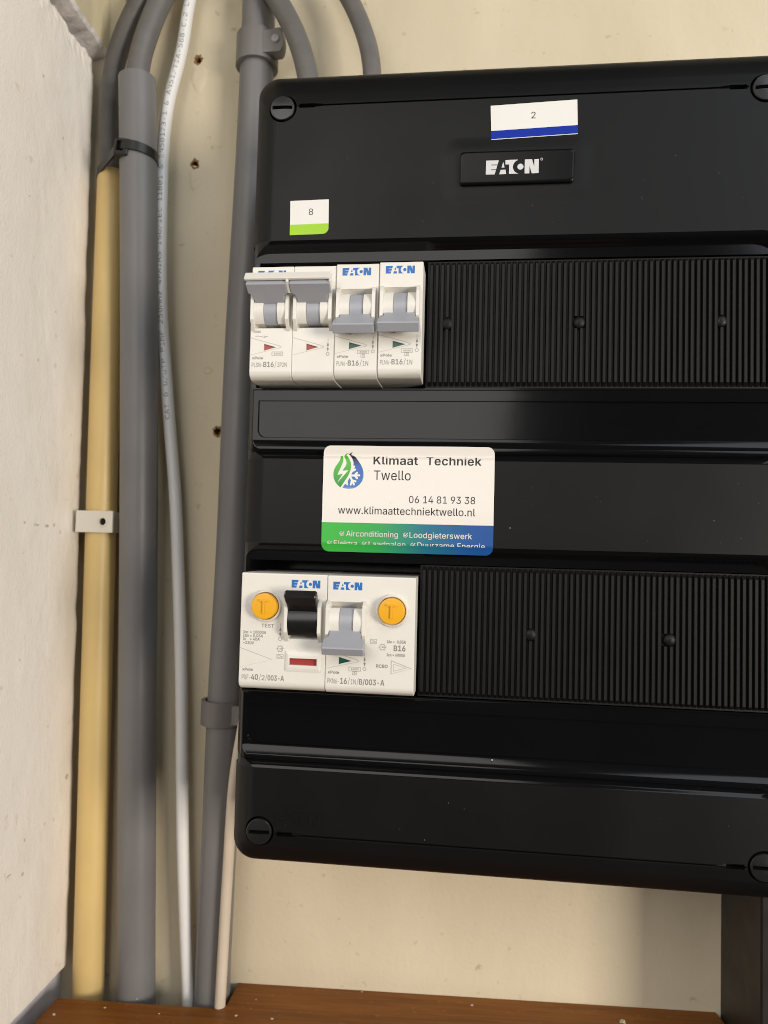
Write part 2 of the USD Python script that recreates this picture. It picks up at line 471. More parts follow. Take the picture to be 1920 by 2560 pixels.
# wrap the coat back to its support along the top, far and bottom edge
def wrap(g):
    back = g.copy()
    back[..., 0] = side_u(g[..., 1]) - 12
    return back


a, b = len(ns), len(vs)
G = np.zeros((a + 1, b + 2, 3))
G[:a, 1:-1] = grid
G[a, 1:-1] = wrap(grid[-1]); G[:a, 0] = wrap(grid[:, 0]); G[:a, -1] = wrap(grid[:, -1])
G[a, 0] = wrap(grid[-1, 0]); G[a, -1] = wrap(grid[-1, -1])
vv = G.reshape(-1, 3)
f = []
for i in range(a):
    for j in range(b + 1):
        p, q = i * (b + 2) + j, (i + 1) * (b + 2) + j
        f += [[p, p + 1, q], [q, p + 1, q + 1]]
coat = trimesh.Trimesh(vv, np.array(f), process=False)
if coat.face_normals[:, 0].mean() < 0:
    coat.invert()
sw = Thing('side_wall', 'pale plastered side wall on the left with a broken upper edge', 'wall', (-140, -470, 40), kind='structure')
sw.part('plaster_coat', coat, 'plaster', smooth=50)
base = Manifold.hull_points(np.array([[side_u(v) - d, v, n] for v in (-470, 300) for n in (WALL - 2, 200) for d in (7.0, 34)]))
sw.part('backing_board', base, 'board_grey')
# small stains and knocks on the plaster
gs = np.random.default_rng(11)
marks = [(62, 1306, .5, .7), (90, 1312, 1.6, .6), (118, 1315, 1.0, .9), (135, 1312, .5, 1.0), (150, 1330, .4, 1.2), (168, 1942, 1.0, 1.6), (60, 2100, .4, 1.0), (55, 2185, .6, 1.2), (20, 2190, 1.2, .5), (108, 190, .5, .8), (72, 490, .4, .5), (158, 345, .4, 1.0), (95, 900, .4, .9), (110, 2060, .3, .8), (30, 640, .3, .5), (140, 780, .3, .7), (50, 1650, .35, .7)]
for (px, py, rn, rv) in marks:
    n = -50.0
    for _ in range(8):
        q = at(px, py, n)
        k_ = (side_u(q[1]) + 0.4 - CAM[0]) / (q[0] - CAM[0])
        n = CAM[2] + (q[2] - CAM[2]) * k_
    q = at(px, py, n)
    i_ = int(np.argmin(((grid - q) ** 2).sum(-1)))
    us = grid.reshape(-1, 3)[i_, 0]
    sp = trimesh.creation.icosphere(subdivisions=2, radius=1.0)
    w_ = sp.vertices * (0.7 + 0.6 * gs.random((len(sp.vertices), 1)))
    sw.part('stain', trimesh.Trimesh(w_ * [0.10, rv * .8, rn * 1.6] + [us + 0.02, q[1], q[2]], sp.faces, process=False), 'plaster_stain', smooth=60)
# upper painted wall: its lower edge is broken plaster
nn = np.linspace(160, WALL - 1, 90)
jag = (meshkit.fbm(np.stack([nn / 7, nn * 0, nn * 0], -1), 4, 31) - 0.5) * 3.0
und = 92.5 + jag
uo = -128.5 + (nn - WALL) / 62 * 3.0 + (meshkit.fbm(np.stack([nn / 5, nn * 0 + 4, nn * 0], -1), 3, 32) - 0.5) * 1.4
rows = [np.c_[np.full(90, -150), und - 3, nn], np.c_[uo - 8, und - 2.2 + jag * .3, nn], np.c_[uo - 1.2, und - 0.6, nn], np.c_[uo, und + 1.5, nn], np.c_[uo - .2, und + 8, nn], np.c_[uo - 1.0, np.full(90, 300), nn]]


def ruled(rows):
    g = np.array(rows)
    f = []
    k = g.shape[1]
    for i in range(len(g) - 1):
        for j in range(k - 1):
            p, q = i * k + j, (i + 1) * k + j
            f += [[p, q, p + 1], [p + 1, q, q + 1]]
    return trimesh.Trimesh(g.reshape(-1, 3), np.array(f), process=False)


up = ruled(rows[3:])
if up.face_normals[:, 0].mean() < 0: up.invert()
sw.part('upper_coat', up, 'wall_upper', smooth=40)
un = ruled(rows[:4])
if un.face_normals[:, 1].mean() > 0: un.invert()
sw.part('broken_underside', un, 'bare_plaster', smooth=40)

# shelf, a touch out of level, notched for the conduits
def shelf_v(u):
    return -415.4 + (u + 34) * 0.0325


tilt = math.atan(0.0325)
outline = ccw([(-121.5, -69.5), (-38.5, -69.5), (-33.5, -73.0), (-33.5, WALL), (206.5, WALL), (208.0, WALL + 8), (208.0, 90), (-121.5, 90)])
sh = CrossSection([outline], m3.FillRule.Positive)
sh = sh.extrude(18).transform(np.array([[1, 0, 0, 0], [0, 0, 1, -18], [0, 1, 0, 0]], float))   # (u, n) outline, height along v
v, f = verts(sh)
if trimesh.Trimesh(v, f).volume < 0: f = f[:, ::-1]
v[:, 1] += shelf_v(v[:, 0])
solo('shelf', trimesh.Trimesh(v, f, process=False), 'wood', 'brown varnished wooden shelf board under the conduits and the box', 'shelf', kind=None)

# brown cabinet side at the right
post = cbox(209.0, 330, -440, -309, WALL, -40, 0.6)
post = Thing('brown_post', 'dark brown upright panel at lower right under the black box', 'panel', (209, -440, WALL))
post.part('side_board', cbox(208.8, 226, -452, -314, WALL, -41.5, 0.8), 'post_brown')
post.part('front_board', cbox(226.3, 330, -452, -314, WALL, -43, 0.8), 'post_brown')

# ------------------------------------------------------------------ conduits and cables
def pipe(name, label, pts, ro, ri, mat):
    """hollow pipe open at its top end"""
    o = tube(pts, ro, 40, cap=False)
    i = tube(pts, ri, 40, cap=False); i.invert()
    k = 40
    vo, vi = o.vertices, i.vertices
    nrow = len(vo) // k
    cap = []
    base = len(vo)
    fs = [o.faces, i.faces + base]
    for row in (0, nrow - 1):
        for j in range(k):
            a, b2 = row * k + j, row * k + (j + 1) % k
            t = [[a, b2, base + a], [b2, base + b2, base + a]]
            cap += t if row == 0 else [x[::-1] for x in t]
    m = trimesh.Trimesh(np.vstack([vo, vi]), np.vstack(fs + [np.array(cap)]), process=False)
    return solo(name, m, mat, label, 'conduit', 'plastic conduits left of the box', smooth=35)


g_top, g_bot = at(343.5, 198, -69), at(340, 2495, -81.5)
g_dir = (g_bot - g_top) / np.linalg.norm(g_bot - g_top)
g_ext = g_bot + g_dir * 30
pipe('conduit', 'thick grey plastic conduit between the yellow conduit and the white data cable', [g_ext, g_bot, at(346.5, 1400, -76.0), g_top], 9.7, 8.3, 'pvc_grey')
y_top, y_bot = at(282, 434, -83.2), at(220.5, 2483, -83.2)
y_mid = at(250, 1400, -83.2)
pipe('conduit', 'yellow plastic conduit nearest the plastered side wall', [y_bot + (y_bot - y_mid) * 0.06, y_bot, y_mid, y_top], 7.9, 6.8, 'pvc_yellow')
R = [(650, -60), (641, 192), (622, 560), (603, 900), (582, 1400), (560, 1800), (548, 2100), (531, 2490), (530, 2620)]
rp = [at(x, y, -82.5) for x, y in R]
solo('conduit', tube(rp[::-1], 9.0, 40, 6), 'pvc_grey', 'grey plastic conduit running close along the left edge of the black box', 'conduit', 'plastic conduits left of the box', smooth=True)

solo('cable', tube([at(276, 640, -83.2), at(276, 432, -83), at(273, 330, -82), at(279, 210, -80), at(300, 115, -78), at(352, 0, -76), at(395, -70, -76), at(450, -140, -76)], 5.4), 'cable_dark',
     'dark grey cable bending up out of the yellow conduit', 'cable', 'cables above the conduits', smooth=True)
solo('cable', tube([at(344, 430, -70), at(344, 215, -69), at(347, 165, -69), at(368, 85, -70), at(403, 0, -72), at(450, -75, -73), at(520, -150, -74)], 5.9), 'cable_grey',
     'grey cable bending up out of the thick grey conduit', 'cable', 'cables above the conduits', smooth=True)
solo('cable', tube([at(600, -120, -74), at(690, -5, -70), at(736, 80, -66), at(764, 165, -62), at(775, 235, -60), at(777, 300, -60)], 5.4), 'cable_grey',
     'grey cable entering the top of the box beside the conduit clamp', 'cable', 'cables above the conduits', smooth=True)
solo('cable', tube([at(800, -110, -74), at(872, -5, -72), at(908, 75, -68), at(927, 150, -64), at(931, 220, -62), at(931, 300, -62)], 4.7), 'cable_grey',
     'grey cable entering the top of the box, rightmost of the cables', 'cable', 'cables above the conduits', smooth=True)
CR = [(632, 1640), (610, 1800), (588, 1930), (574, 2100), (562, 2300), (551, 2495), (546, 2580)]
solo('cable', tube([at(x, y, -71.8 if y > 1900 else -74) for x, y in CR], 2.7), 'cable_cream', 'thin cream cable coming from behind the lower left of the box to the shelf', 'cable', smooth=True)

# white data cable with its printed legend
DC = [(500, -70), (475, 0), (455, 122), (424, 245), (409, 366), (404, 488), (402, 650), (406, 814), (412, 900), (423, 1050), (437, 1227), (444.5, 1400), (451.5, 1633), (454, 1800), (457, 2100), (463, 2300), (471, 2490), (475, 2590)]
dpts = np.array([at(x, y, -84.0 + 5 * math.exp(-((y - 600) / 420.0) ** 2)) for x, y in DC])
dt = Thing('cable', 'white data cable with small printed legend hanging between the grey conduits', 'cable', dpts[-1])
dt.part('sheath', tube(dpts, 3.2, 32), 'cable_white', smooth=True)
dd = dpts[::-1]                                    # upwards, as the legend reads
s = np.r_[0, np.cumsum(np.linalg.norm(np.diff(dd, axis=0), axis=1))]
cs = CubicSpline(s, dd)


def s_of(py):
    ys = np.array([y for _, y in DC[::-1]], float)
    return float(np.interp(-py, -ys, s))


legend = 'CAT 6 U/UTP PIMF 250MHz 4PAIRS ISO/IEC 11801 & EN50173-1 & ANSI/TIA-568-C.2 L'
s0, s1 = s_of(1050), s_of(12)
adv = (s1 - s0) / len(legend)
for k, word in enumerate(legend.split(' ')):
    start = sum(len(w) + 1 for w in legend.split(' ')[:k])
    g = fit_text(word, 0, adv * (len(word) - 0.25), 0, 2.3, mono=True)
    mesh = shp(g.segmentize(0.6), -0.06, 0.035)
    v = np.array(mesh.vertices)
    ss = s0 + start * adv + v[:, 0]
    phi = (v[:, 1] - 1.15) / 3.2
    C = cs(ss); T = cs(ss, 1); T /= np.linalg.norm(T, axis=1, keepdims=True)
    L = np.cross([0, 0, 1.0], T); L /= np.linalg.norm(L, axis=1, keepdims=True)     # to the left of the running direction
    O = np.cross(T, L)
    if O[0, 2] < 0: O = -O
    rad = (3.2 + v[:, 2])[:, None]
    ph = (phi - 0.12)[:, None]
    dt.part('legend', trimesh.Trimesh(C + rad * (np.sin(ph) * L + np.cos(ph) * O), mesh.faces, process=False), 'print_grey', smooth=False)

# cable tie round the dark cable and the thick conduit
ca, cb = at(276, 392, -82.5), at(344.5, 375, -70)


def tie_loop(w, thick, extra):
    circ = lambda r: np.array([[math.cos(t), math.sin(t)] for t in np.linspace(0, 2 * np.pi, 48, endpoint=False)]) * r
    A_ = np.array([ca[0], ca[2]]); B_ = np.array([cb[0], cb[2]])
    pts = np.vstack([A_ + circ(5.5 + extra), B_ + circ(9.75 + extra)])
    return CrossSection.hull_points(pts)


band = (tie_loop(0, 0, 1.1) - tie_loop(0, 0, 0.0)).extrude(4.8)
v, f = verts(band)
v = np.c_[v[:, 0], v[:, 2], v[:, 1]]; f = f[:, ::-1]
tl = (ca[0] + cb[0]) / 2
v[:, 1] += cb[1] - 3.0 + (v[:, 0] - cb[0]) * 0.22 * np.where(v[:, 0] < tl, 1, 0.2) - np.clip(v[:, 0] - tl, 0, 99) * 0.18
band = trimesh.Trimesh(v, f, process=False).subdivide_to_size(3.0)
tie = Thing('cable_tie', 'black cable tie binding the dark cable to the thick grey conduit', 'cable tie', (tl, cb[1] - 6, -70))
tie.part('strap', band, 'tie_black', smooth=40)
hc = at(308, 373, -63)
head = cbox(-3.8, 4.2, -4.4, 4.4, -3.2, 3.4, .6) - box(-2.2, 1.8, -2.4, 2.8, .6, 6)
tie.part('locking_head', shift(head.rotate([0, 0, -8]), hc), 'tie_black')


def clamp_ring(ctr, ro, ri, h):
    m = Manifold.cylinder(h, ro, ro, 56) - Manifold.cylinder(h + 2, ri, ri, 56).translate([0, 0, -1])
    return m.transform(np.array([[1, 0, 0, ctr[0]], [0, 0, 1, ctr[1]], [0, 1, 0, ctr[2]]], float))


def upright(m):
    v, f = verts(m)
    t = trimesh.Trimesh(v, f, process=False)
    if t.volume < 0: t.invert()
    return t


c1 = at(643.5, 135, -82.5)
cl = Thing('conduit_clamp', 'grey pipe clamp with a riveted ear at the top of the conduit beside the box', 'clamp', c1, 'pipe clamps on the conduits')
cl.part('band', upright(clamp_ring(c1 - [0, 8, 0], 11.4, 9.05, 16.5)), 'pvc_clamp')
ear = Manifold.hull_points(np.array([[c1[0] + 6, c1[1] + dv, n] for dv in (-6, 6) for n in (-80, -72.6)] + [[c1[0] + 14.5 + 2.2 * math.cos(t), c1[1] + 1 + 6.5 * math.sin(t), n] for t in np.linspace(0, 6.28, 16) for n in (-80, -73)]))
ear = ear - Manifold.cylinder(60, 9.3, 9.3, 48, True).transform(np.array([[1, 0, 0, c1[0]], [0, 0, 1, c1[1]], [0, 1, 0, c1[2]]], float))
cl.part('ear', upright(ear), 'pvc_clamp')
cl.part('rivet', lathe_n(c1[0] + 12.6, c1[1] + 1.2, [(0, -74), (2.4, -74), (2.4, -72.6), (1.9, -71.9), (0, -71.7)]), 'rivet')
c2 = at(556, 1779, -82.5)
cl = Thing('conduit_clamp', 'grey pipe clamp on the conduit beside the lower left edge of the box', 'clamp', c2, 'pipe clamps on the conduits')
cl.part('band', upright(clamp_ring(c2 - [0, 6, 0], 11.0, 9.1, 12.5)), 'pvc_clamp')
tab = box(c2[0] + 5, c2[0] + 22, c2[1] - 4.8, c2[1] + 4.8, -77.5, -74.5) - Manifold.cylinder(60, 9.2, 9.2, 48, True).transform(np.array([[1, 0, 0, c2[0]], [0, 0, 1, c2[1]], [0, 1, 0, c2[2]]], float))
cl.part('tab', upright(tab), 'pvc_clamp')
c3 = at(251, 1305, -83.2)
cl = Thing('conduit_clamp', 'cream clip with a screw hole holding the yellow conduit to the wall', 'clamp', c3, 'pipe clamps on the conduits')
band = clamp_ring(c3 - [0, 5.7, 0], 9.3, 8.0, 11.4)
plate = Manifold.hull_points(np.array([[c3[0] + a_, c3[1] + dv, n] for a_, n in ((-9.6, -76.0), (-9.0, -74.0), (-8.0, -73.8), (11.5, -75.2), (11.5, -73.8)) for dv in (-5.7, 5.7)]))
plate = plate - cyl_n(c3[0] + 6.2, c3[1], 1.95, 1.95, -80, -70)
cl.part('band', upright(band), 'clip_cream')
cl.part('strap', upright(plate), 'clip_cream')
cl.part('screw_hole', upright(cyl_n(c3[0] + 6.2, c3[1], 1.9, 1.9, -75.4, -74.6)), 'black_void')
cl.part('hole_rim', upright(cyl_n(c3[0] + 6.2, c3[1], 3.0, 2.6, -73.82, -73.2) - cyl_n(c3[0] + 6.2, c3[1], 1.95, 1.95, -80, -70)), 'clip_cream')
cl.part('leg', upright(box(c3[0] - 9.6, c3[0] - 8.4, c3[1] - 5.7, c3[1] + 5.7, WALL + .05, -75.6)), 'clip_cream')

# ------------------------------------------------------------------ distribution box
BU0, BU1, BV0, BV1 = -13.0, 207.6, -315.0, 18.0
SW, SH = 194.57, 300.68
SCREWS = [(0, 0), (SW, 0), (SW, -SH), (0, -SH)]


def out(iu, it, ib, r):
    return rr_poly(BU0 + iu, BU1 - iu, BV0 + ib, BV1 - it, r)


body = stack([(out(0, 0, 0, 9), WALL), (out(0, 0, 0, 9), -13)])
face = stack([(out(0, 0, 0, 9), -12.5), (out(0, 0, 0, 9), -9), (out(0.5, .6, .5, 9), -7.2), (out(1.6, 2.5, 1.8, 8.5), -5.2), (out(3.6, 6, 4.2, 8), -3.0), (out(6.5, 11, 8, 7), -1.2), (out(9.2, 15.5, 12, 6), -0.25), (out(10.5, 17.0, 13.2, 5), 0)])
cover = body + face
cover = cover + box(85, 96, 17, 19.6, -26, -11)            # small hump on the top edge
# seams along the top and bottom ledge, with a slot beside each screw
for v0, s in ((0.6, 1), (-SH - 0.2, -1)):
    cover = cover - box(6.5, SW - 6.5, v0 - 0.45, v0 + 0.3, -1.4, 1)
    for a_, b_ in ((7.2, 13.2), (SW - 13.2, SW - 7.2)):
        cover = cover - box(a_, b_, v0 - 1.0, v0 + 0.9, -4, 1)
    wedge = lambda a_, d: Manifold.hull_points(np.array([[a_, v0 - 1.0, -2.0], [a_, v0 + .9, -2.0], [a_, v0 - 1.0, 1], [a_, v0 + .9, 1], [a_ + d, v0 - .25, -.3], [a_ + d, v0 - .25, 1], [a_ + d, v0 + .25, 1]]))
    cover = cover - wedge(13.2, 6) - wedge(SW - 13.2, -6)
for (su, sv) in SCREWS:
    cover = cover - cyl_n(su, sv, 5.85, 5.85, -9, 2) - cyl_n(su, sv, 5.85, 6.3, -0.9, 0.15)
# raised mound behind the maker's badge
mound = stack([(rr_poly(74.8 - d * 9, 121.2 + d * 9, -37.0 - d * 8, -22.8 + d * 8, 1.6 + d * 7), 0.6 * (0.5 + 0.5 * math.cos(math.pi * d)) - 0.02) for d in np.linspace(1, 0, 13)])
cover = cover + mound


def pocket(vt, vb):
    prof = [(-0.35, 0.2), (0.0, -0.28), (0.30, -0.30), (0.32, 0.02), (0.9, -0.12), (1.5, -0.55), (2.4, -1.8), (3.2, -3.1), (3.9, -4.0)]
    prof = [(0.0, 3.0), (0.0, 0.0), (0.35, -0.25), (1.0, -0.45), (1.7, -0.95), (2.6, -2.1), (3.3, -3.3), (4.0, -4.0)]
    lay = [(rr_poly(-15.5, 205.9 - d, vb + d, vt - d, 13 - d * 0.4, 14), n) for d, n in prof]
    return stack(lay[::-1])


BANDS = [(-57.2, -149.0), (-183.7, -275.2)]
ROWS = [-65.5, -191.2]            # top of each module opening
solid_full = cover
troughs, panels = [], []
for (vt, vb), rt in zip(BANDS, ROWS):
    pk = pocket(vt, vb)
    cover = cover - pk
cover_hull = body + face
# label rail under each row of modules
rails = []
for (vt, vb), rt in zip(BANDS, ROWS):
    k = rt - 65.5 + 65.5
    q = vb + 149.0
    prof = [(-119.4 + (rt + 65.5), -6), (-119.4 + (rt + 65.5), -3.4), (-120.0 + (rt + 65.5), -2.7), (q - 139.8, -2.7), (q - 141.2, -2.55), (q - 142.6, -1.9), (q - 143.8, -1.15), (q - 144.7, -0.95), (q - 145.5, -1.1), (q - 146.1, -1.8), (q - 146.5, -3.0), (q - 146.6, -6)]
    rail = extr_u(prof, -12.6, 207) ^ stack([(rr_poly(-12.2, 206.8, q - 146.6, -119.4 + rt + 65.5, 4.5, corners=(1, 1, 0, 0)), -7), (rr_poly(-11.4, 206, q - 146.6, -119.4 + rt + 65.5, 5, corners=(1, 1, 0, 0)), -0.5)])
    chan = stack([(rr_poly(-6.6, 201, q - 139.6, -124.4 + rt + 65.5, 3.2, corners=(1, 1, 0, 0)), -3.6), (rr_poly(-7.0, 201.4, q - 140.1, -124.2 + rt + 65.5, 3.4, corners=(1, 1, 0, 0)), -2.4)])
    rails.append((rail ^ cover_hull) - chan)
    # module opening
    cover = cover - box(-8.6, 204, rt - 53.2, rt + 0.3, -40, 3)
ub = Thing('distribution_box', 'black electrical distribution box with two rows of modules and large corner screws', 'distribution box', (97, BV0, WALL))
cuts = [40, BANDS[0][0], BANDS[0][1], BANDS[1][0], BANDS[1][1], -330]
for k, (name, m) in enumerate((('upper_panel', 'black_matte'), ('trough', 'black_gloss'), ('middle_panel', 'black_matte'), ('trough', 'black_gloss'), ('lower_panel', 'black_matte'))):
    ub.part(name, cover ^ box(-11.3 if name == 'trough' else -30, 230, cuts[k + 1], cuts[k], -100, 30), m, smooth=26)
for r_ in rails:
    ub.part('label_rail', r_, 'black_gloss', smooth=28)
for k, (su, sv) in enumerate(SCREWS):
    sc = lathe_n(0, 0, [(0, -9), (5.2, -9), (5.2, -0.15), (4.95, 0.15), (2.5, 0.42), (0, 0.5)], 56)
    sc = sc - box(-4.3, 4.3, -0.75, 0.75, -5, 2)
    sc = sc.rotate([0, 0, (-1.0, 2.0, 0.5, 1.0)[k]])
    ub.part('screw', shift(sc, (su, sv, 0)), 'black_screw', smooth=25)
pl = (lambda m_: m_.warp(lambda p: (p[0], p[1], p[2] + (p[1] + 30) * 0.06)))(stack([(rr_poly(75.2, 120.8, -36.6, -23.3, 1.6), 0.5), (rr_poly(75.2, 120.8, -36.6, -23.3, 1.6), 2.0), (rr_poly(75.5, 120.5, -36.2, -23.6, 1.4), 2.35), (rr_poly(76.2, 119.8, -35.4, -24.2, 1.2), 2.5)]))
bd = ub.part('badge', pl, 'black_badge')
tilted = lambda m_: trimesh.Trimesh(m_.vertices + np.outer((m_.vertices[:, 1] + 30) * 0.06, [0, 0, 1.0]), m_.faces, process=False)
ub.part('wordmark', tilted(shp(wm(85.8, -32.9, 21.0), 2.4, 2.56)), 'logo_silver', parent=bd, smooth=False)
ub.part('mark_ring', tilted(shp(ring(107.9, -27.4, 0.5, .16), 2.4, 2.56)), 'logo_silver', parent=bd, smooth=False)
ub.part('embossed_wordmark', shp(wm(6.5, -297.2, 19.0), -0.1, 0.22), 'black_matte', smooth=False)
# ribbed blanking strips
for rt, u0, bumps in ((ROWS[0], 62.9, (71.3, 124.4, 179.1)), (ROWS[1], 62.7, (107.2, 160.5))):
    st = ub.part('blanking_strip', box(u0, 203.9, rt - 52.9, rt - 0.1, -12, -5.0), 'black_rib')
    k = 0
    u = u0 + 0.9
    vt, vb = rt - 0.5, rt - 52.4
    while u + 1.6 < 203.9:
        skip = [b_ for b_ in bumps if abs(b_ - u - .75) < 2.0]
        pieces = [(vb, vt)] if not skip else [(vb, rt - 26.5 - 2.2), (rt - 26.5 + 2.2, vt)]
        ms = []
        for a_, b_ in pieces:
            lo = 1.6 if a_ == vb else 0.3
            hi = 1.6 if b_ == vt else 0.3
            j = 0.07 * math.sin(k * 2.7 + 0.9 * math.sin(k * .37))
            pts = [[u - 0.1, a_, -5.1], [u + 1.55, a_, -5.1], [u - 0.1, b_, -5.1], [u + 1.55, b_, -5.1], [u + .22, a_ + lo, -3.1 + j], [u + 1.22, a_ + lo, -3.1 + j], [u + .22, b_ - hi, -3.1 + j], [u + 1.22, b_ - hi, -3.1 + j],
                   [u + .05, a_ + lo, -3.4], [u + 1.40, a_ + lo, -3.4], [u + .05, b_ - hi, -3.4], [u + 1.40, b_ - hi, -3.4]]
            ms.append(Manifold.hull_points(np.array(pts)))
        ub.part('rib', cat(*ms), 'black_rib', parent=st, smooth=False)
        u += 2.25; k += 1
    for b_ in bumps:
        ub.part('boss', lathe_n(b_ + 0.0, rt - 26.5, [(0, -5.1), (2.5, -5.1), (2.5, -3.9), (2.1, -3.2), (1.3, -2.8), (0.5, -2.68), (0.42, -2.45), (0, -2.4)], 32), 'black_rib', parent=st, smooth=40)

# ------------------------------------------------------------------ breakers
F = 8.0          # face plane above the panel, local n of the module face
HB = 46.4


def module_body(w, r=0.25):
    prof = np.array([(1.1, -30), (0.0, -1), (0.0, F - 3.4), (0.35, F - 2.4), (1.0, F - 1.2), (1.8, F - .45), (2.8, F - .08), (3.6, F), (HB - 0.7, F), (HB - .15, F - .2), (HB, F - .8), (HB, -30)])
    cs = CrossSection([ccw(prof)], m3.FillRule.Positive)
    ins = cs.offset(-r, m3.JoinType.Miter)
    def ex(c, a_, b_):
        return c.extrude(b_ - a_).transform(np.array([[0, 0, 1, a_], [1, 0, 0, 0], [0, 1, 0, 0]], float))
    g = 0.06
    return Manifold.batch_hull([ex(cs, g + r, w - g - r), ex(ins, g, w - g)])


def window_cut(a, b):
    return Manifold.hull_points(np.array([[x, v, n] for x in (a, b) for v, n in ((20.8, F + .1), (36.2, F + .1), (22.6, F - 4.5), (33.4, F - 4.5))])) + box(a, b, 22.6, 33.4, F - 12, F - 4.4)


def cheeks(a, b):
    ms = []
    pr = np.array([(19.4, F - .3), (20.2, F + 0.9), (23.6, F + 3.6), (33.6, F + 3.6), (35.3, F + 2.6), (36.9, F - .3)])
    for x0, x1 in ((a - 1.25, a + 0.02), (b - .02, b + 1.25)):
        ms.append(extr_u(pr, x0, x1))
    return ms


PV, PN = 28.0, F - 4.3       # axis of the toggle
RD = 7.6


def drum_sides(a, b, g0, g1):
    lim = box(a - 1, b + 1, 22.4, 33.6, F - 12, F + 9)
    return [cyl_u(PV, PN, RD, a + .03, g0) ^ lim, cyl_u(PV, PN, RD, g1, b - .03) ^ lim]


def toggle(a, b, g0, g1, ang, wide=1.55, tip=16.4, th=1.55):
    """drum band with an arm; ang > 0 points up (on), < 0 down (off)"""
    lim = box(a - 1, b + 1, 22.3, 33.7, F - 12, F + 9)
    d = cyl_u(PV, PN, RD - 0.55, g0 + .12, g1 - .12) ^ lim
    e = a + 0.25, b - 0.25
    tl_ = th if ang > 0 else 2.6
    arm = Manifold.batch_hull([cbox(e[0] + .25, e[1] - .25, -2.0, 2.0, 5.8, 6.6, .15), cbox(e[0], e[1], -1.75, 1.75, 9.5, 11.0, .3)])
    neck = Manifold.batch_hull([cbox(e[0], e[1], -1.75, 1.75, 10.0, 11.0, .3), cbox(a - wide, b + wide, -tl_, th, 11.6, 12.6, .3)])
    head = Manifold.batch_hull([cbox(a - wide, b + wide, -tl_, th, 11.4, 12.4, .3), cbox(a - wide - .12, b + wide + .12, -tl_, th, tip - 1, tip, .4)])
    arm = (arm + neck + head)
    # local (u, t, r): radial direction at ang from n towards v
    c_, s_ = math.cos(ang), math.sin(ang)
    arm = arm.transform(np.array([[1, 0, 0, 0], [0, c_, s_, PV], [0, -s_, c_, PN]], float))
    return d + arm


def flag(u0, u1, vc, h):
    return np.array([(u0, vc - h / 2), (u1, vc), (u0, vc + h / 2)])


V_LINE = [line((0.3, 17.0), (12.4, 13.65), (13.05, 13.3), w=.2).union(line((13.05, 13.3), (12.9, 12.95), (12.2, 12.75), w=.2)), line((0.3, 9.9), (12.2, 12.75), w=.12)]


def arrows(u, v0):
    """line, up arrow, down arrow and ring, ring centre at v0"""
    return unary_union([line((u, v0 + 5.0), (u, v0 + 6.2), w=.1), Polygon([(u - .42, v0 + 3.3), (u + .42, v0 + 3.3), (u, v0 + 4.7)]), line((u, v0 + 3.3), (u, v0 + 2.4), w=.1),
                        Polygon([(u - .42, v0 + 2.4), (u + .42, v0 + 2.4), (u, v0 + 1.0)]), ring(u, v0, .68, .13)])


PR0, PR1 = F - 0.05, F + 0.028


def prints(T, items):
    for it in items:
        T.part('lettering', shp(it.buffer(.025), PR0, PR1), 'print_grey', smooth=False, local=True)


def type_line(T, parts, base):
    for t, a, b, cap, wgt in parts:
        T.part('lettering', shp(fit_text(t, a, b, base, cap, wgt), PR0, PR1), 'print_grey', smooth=False, local=True)


def switch_mark(u, v):
    return unary_union([line((u, v), (u + 1.5, v), (u + 4.0, v - .55), w=.13), line((u + 3.7, v - .35), (u + 5.2, v - .1), w=.13), line((u + 3.9, v + .1), (u + 4.5, v - .6), w=.1)])


def badge6000(u0, u1, v0, v1, T, three=True):
    g = [frame_rect(u0, u1, v0, v1, .1), fit_text('6000', u0 + .9, u1 - .7, v0 + .42, v1 - v0 - .84, 400)]
    if three:
        c_ = (u0 + u1) / 2
        g += [frame_rect(c_ - .85, c_ + .8, v0 - 1.45, v0 - .03, .1), fit_text('3', c_ - .35, c_ + .3, v0 - 1.15, .85, 400)]
    prints(T, [unary_union(g[:1] + g[2:3]), g[1]] + g[3:])


def pole(T, u0, up, colour, marks):
    """one module width: window, toggle, flag and prints, at local offset u0"""
    pass


def build_module_face(T, x, on, flagmat, body):
    a, b = x + 2.1, x + 15.2
    body = body - window_cut(a, b)
    tri = flag(x + 5.9, x + 11.0, 13.1, 2.9)
    body = body - extr(tri, F - 1.4, F + 1)
    for c_ in cheeks(a, b):
        body = body + c_
    for d in drum_sides(a, b, x + 6.0, x + 11.7):
        body = body + d
    return body


def single_parts(T):
    body = build_module_face(T, 0, False, 'green_flag', module_body(17.5))
    T.part('body', body, 'white_plastic', local=True, smooth=28)
    T.part('toggle', toggle(2.1, 15.2, 6.0, 11.7, math.radians(-38)), 'grey_toggle', local=True, smooth=28, label='grey toggle tipped down')
    T.part('indicator', extr(flag(5.95, 10.9, 13.1, 2.8), F - 1.38, F - .7), 'green_flag', local=True, label='green arrow shaped indicator')
    T.part('wordmark', shp(wm(2.5, 41.6, 11.6), PR0, PR1), 'logo_blue', local=True, smooth=False)
    for g in V_LINE:
        T.part('arrow_line', shp(g, PR0, PR1), 'crease_grey', local=True, smooth=False)
    prints(T, [switch_mark(2.2, 18.2), line((1.6, 19.1), (4.2, 19.1), w=.16), arrows(15.6, 10.7), fit_text('xPole', 1.1, 5.7, 8.2, 1.05, 600)])
    badge6000(9.4, 14.0, 9.8, 11.3, T)
    type_line(T, [('PLN6-', 1.1, 5.4, 1.8, 420), ('B16', 5.65, 10.1, 2.15, 700), ('/', 10.5, 11.3, 2.3, 300), ('1N', 11.7, 13.9, 1.85, 420)], 5.0)


